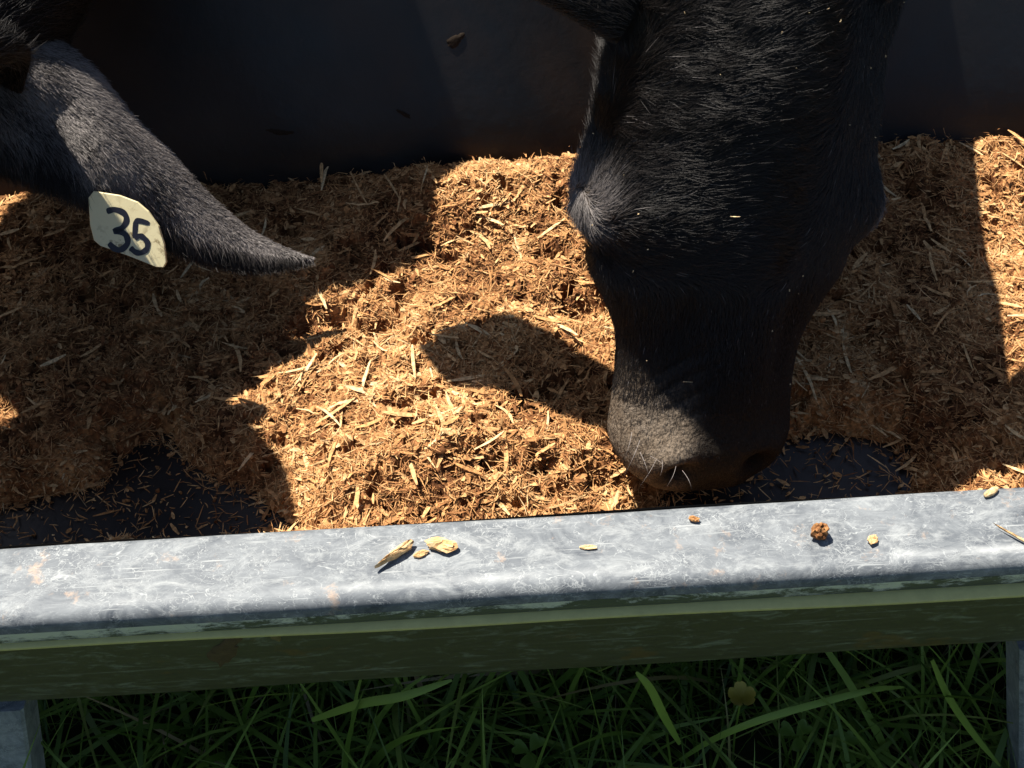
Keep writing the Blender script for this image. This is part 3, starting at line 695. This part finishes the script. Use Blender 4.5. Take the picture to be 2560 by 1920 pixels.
def on_tag(px, py):
    px, py = 322+(px-322)*.93, 578+(py-578)*.93; d = ray(px, py); o = CAM; t = np.dot(tc+cN*(th*.8+.00012)-o, cN)/np.dot(d, cN); return o+d*t
def stroke(pts, wpx, V, F):
    pts = catm([list(p_) for p_ in pts], len(pts)*6) if len(pts) > 3 else catm([list(p_) for p_ in pts], 8)
    tg = unit(np.gradient(pts, axis=0)); nn = np.stack([-tg[:, 1], tg[:, 0]], 1); o = len(V)
    # rounded pen ends
    m_ = len(pts); wv = np.full(m_, wpx/2.); wv[0] *= .55; wv[-1] *= .55; wv *= 1+.08*np.sin(np.arange(m_)*.7)
    for p_, q_, w_ in zip(pts, nn, wv): V.append(on_tag(*(p_-q_*w_))); V.append(on_tag(*(p_+q_*w_)))
    for i in range(m_-1): F.append((o+2*i, o+2*i+1, o+2*i+3, o+2*i+2))
V, F = [], []; stroke(three, 16, V, F); mesh('digit', np.array(V)-tc, F, M_INK, tagroot, smooth=False)
V, F = [], []; stroke(five_a, 14, V, F); V2_, F2_ = [], []
lift = cN*.00008
stroke(five_b, 14, V2_, F2_); o = len(V); V += [v_+lift for v_ in V2_]; F += [tuple(i+o for i in f) for f in F2_]
V2_, F2_ = [], []; stroke(five_c, 15, V2_, F2_); o = len(V); V += [v_+2*lift for v_ in V2_]; F += [tuple(i+o for i in f) for f in F2_]
mesh('digit', np.array(V)-tc, F, M_INK, tagroot, smooth=False)

# ------------------------------------------------------------------ grass
def grass(n, xr, yr, l0, l1, w0, w1, seg=6, lean=.55, zmax=None):
    x = rng.uniform(*xr, n); y = rng.uniform(*yr, n); cl = vnoise(x*9, y*9)+vnoise(x*25+3, y*25)*.6; kp = cl > rng.uniform(-.7, .35, n); x, y = x[kp], y[kp]; n = len(x)
    az = rng.random(n)*2*np.pi; le = rng.random(n)*lean; d = unit(np.stack([np.cos(az)*le, np.sin(az)*le, np.ones(n)], 1))
    L = rng.uniform(l0, l1, n)*(1+.3*rng.random(n)); W = rng.uniform(w0, w1, n)
    az2 = az+rng.normal(0, .5, n); b = np.stack([np.cos(az2), np.sin(az2), -.9*np.ones(n)], 1)*(L*rng.uniform(.1, .75, n))[:, None]
    up = np.stack([np.cos(az), np.sin(az), np.zeros(n)], 1)+rng.normal(0, .5, (n, 3))
    V, F = ribbons(np.stack([x, y, np.zeros(n)], 1), d, up, L, W, b, seg, 'tip')
    if zmax: V[:, 2] = np.where((V[:, 1] > -.03) & (V[:, 1] < .6), np.minimum(V[:, 2], zmax+.004*rng.random(len(V))), V[:, 2])
    V[:, 2] = np.maximum(V[:, 2], .002+.01*rng.random(len(V)))
    return V, F, rep(np.clip(rng.random(n)**1.2*.85+.25*(rng.random(n) < .16), 0, 1), (seg+1)*2)
parts = [grass(3600, (-.8, .8), (-.35, .5), .08, .22, .0022, .0065, 7, .8, .262), grass(700, (-.7, .7), (-.15, .35),   .14, .26, .004, .008, 8, .9, .262),
         grass(9000, (-.8, .8), (-.35, .5), .03, .12, .001, .003, 4, 1.2, .262), grass(44000, (-4, 4), (-3.5, 4.5), .06, .16, .003, .007, 3, .8, .262)]
V, F, T = merge(parts)
tag(mesh('grass', V, F, M_GRASS, tint={'tint': T}), 'dark green meadow grass growing under and around the trough', 'grass', kind='stuff')
# long arching blade across the lower right, and clover leaves
def bladeobj(pts, wpx, z, label, tint):
    P = catm([list(p_) for p_ in pts], 24); C = np.array([at_z(p_[0], p_[1], p_[2]) for p_ in P]); tg = unit(np.gradient(C, axis=0)); sd = unit(np.cross(tg, np.array([0, -.5, .9]))); t = np.linspace(0, 1, 24)[:, None]
    w_ = wpx*np.clip(np.sin(np.pi*np.clip(t*.9+.08, 0, 1))**.5, .05, 1)
    Vb = np.stack([C-sd*w_/2, C+np.cross(sd, tg)*w_*.12, C+sd*w_/2], 1).reshape(-1, 3); Fb = []
    for i in range(23): Fb += [(3*i, 3*i+1, 3*i+4, 3*i+3), (3*i+1, 3*i+2, 3*i+5, 3*i+4)]
    o = mesh('grass_blade', Vb, Fb, M_GRASS, tint={'tint': np.full(len(Vb), tint)}); return tag(o, label, 'grass blade', 'large separate grass blades')
bladeobj([(1700, 1900, .05), (1780, 1850, .10), (1900, 1800, .14), (2040, 1760, .16), (2180, 1725, .16), (2260, 1718, .14)], .0060, 0, 'long broad grass blade arching right below the yellow flower', .62)
bladeobj([(1700, 1860, .10), (1660, 1790, .16), (1625, 1720, .20), (1590, 1680, .22)], .0070, 0, 'upright pale folded grass blade left of the yellow flower', .68)
bladeobj([(780, 1800, .14), (900, 1760, .19), (1010, 1740, .22), (1130, 1700, .24)], .0075, 0, 'broad grass blade slanting up right just under the trough', .6)
bladeobj([(2330, 1650, .24), (2370, 1740, .2), (2430, 1830, .15), (2500, 1915, .1)], .006, 0, 'long grass blade slanting down beside the right trough leg', .5)
# flower
fc = at_z(1853, 1742, .17); fl = empty('yellow_flower', tuple(at_z(1853, 1742, .17)*np.array([1, 1, 0]))); tag(fl, 'small yellow five petalled flower in the grass under the trough', 'flower')
fl0 = np.array(fl.location)
for k in range(5):
    an = k*2*np.pi/5+.3; u = np.array([math.cos(an), math.sin(an)*.8, .28]); u = unit(u); v = np.array([-math.sin(an), math.cos(an), 0.]); Vp = [fc-fl0]
    for s_, ww in ((.3, .32), (.65, .52), (.9, .42), (1.0, .15)):
        for sg in (-1, 0, 1): Vp.append(fc+u*s_*.0115+v*sg*ww*.010+np.array([0, 0, .0015*(1-abs(sg))*-1+.002*s_])-fl0)
    Fp = [(0, 1, 2), (0, 2, 3)]+[t_ for r_ in range(3) for t_ in ((1+3*r_, 4+3*r_, 5+3*r_, 2+3*r_), (2+3*r_, 5+3*r_, 6+3*r_, 3+3*r_))]
    mesh('petal', Vp, Fp, M_PETAL, fl)
th_ = np.arange(8)/8*2*np.pi; Vs = []; 
for z_, r_, dx in ((0, .0010, .012), (.09, .0009, .004), (.168, .0008, 0)):
    for t_ in th_: Vs.append((fc[0]-fl0[0]+dx+r_*math.cos(t_), fc[1]-fl0[1]+r_*math.sin(t_), z_))
mesh('stem', Vs, [(i*8+j, i*8+(j+1) % 8, (i+1)*8+(j+1) % 8, (i+1)*8+j) for i in range(2) for j in range(8)], M_GRASS, fl, tint={'tint': np.full(24, .4)})
def clover(px, py, z, label):
    c = at_z(px, py, z); r0 = np.array([c[0], c[1], 0]); o = empty('clover', tuple(r0)); tag(o, label, 'clover', 'clover plants in the grass'); c = c-r0
    for k in range(3):
        an = k*2*np.pi/3+rng.random(); u = np.array([math.cos(an), math.sin(an), .15]); v = np.array([-math.sin(an), math.cos(an), 0]); Vp = [c]
        for s_, ww in ((.35, .30), (.7, .52), (1., .48), (1.08, .25)):
            for sg in (-1, 0, 1): Vp.append(c+u*(s_-(.12 if (sg == 0 and s_ > 1) else 0))*.014+v*sg*ww*.013+np.array([0, 0, .002*abs(sg)]))
        Fp = [(0, 1, 2), (0, 2, 3)]+[t_ for r_ in range(3) for t_ in ((1+3*r_, 4+3*r_, 5+3*r_, 2+3*r_), (2+3*r_, 5+3*r_, 6+3*r_, 3+3*r_))]
        mesh('leaflet', Vp, Fp, M_GRASS, o, tint={'tint': np.full(len(Vp), .25)})
    Vs = [(c[0]+.0008*math.cos(t_), c[1]+.0008*math.sin(t_), z_) for z_ in (0, c[2]) for t_ in th_]
    mesh('stem', Vs, [(j, (j+1) % 8, (j+1) % 8+8, j+8) for j in range(8)], M_GRASS, o, tint={'tint': np.full(16, .3)})
clover(1990, 1840, .10, 'rounded clover leaf in the grass below the long arching blade')
clover(2110, 1870, .09, 'dark clover leaf at the bottom edge, right of another clover')
clover(1325, 1880, .11, 'clover leaf low in the grass near the middle of the trough')
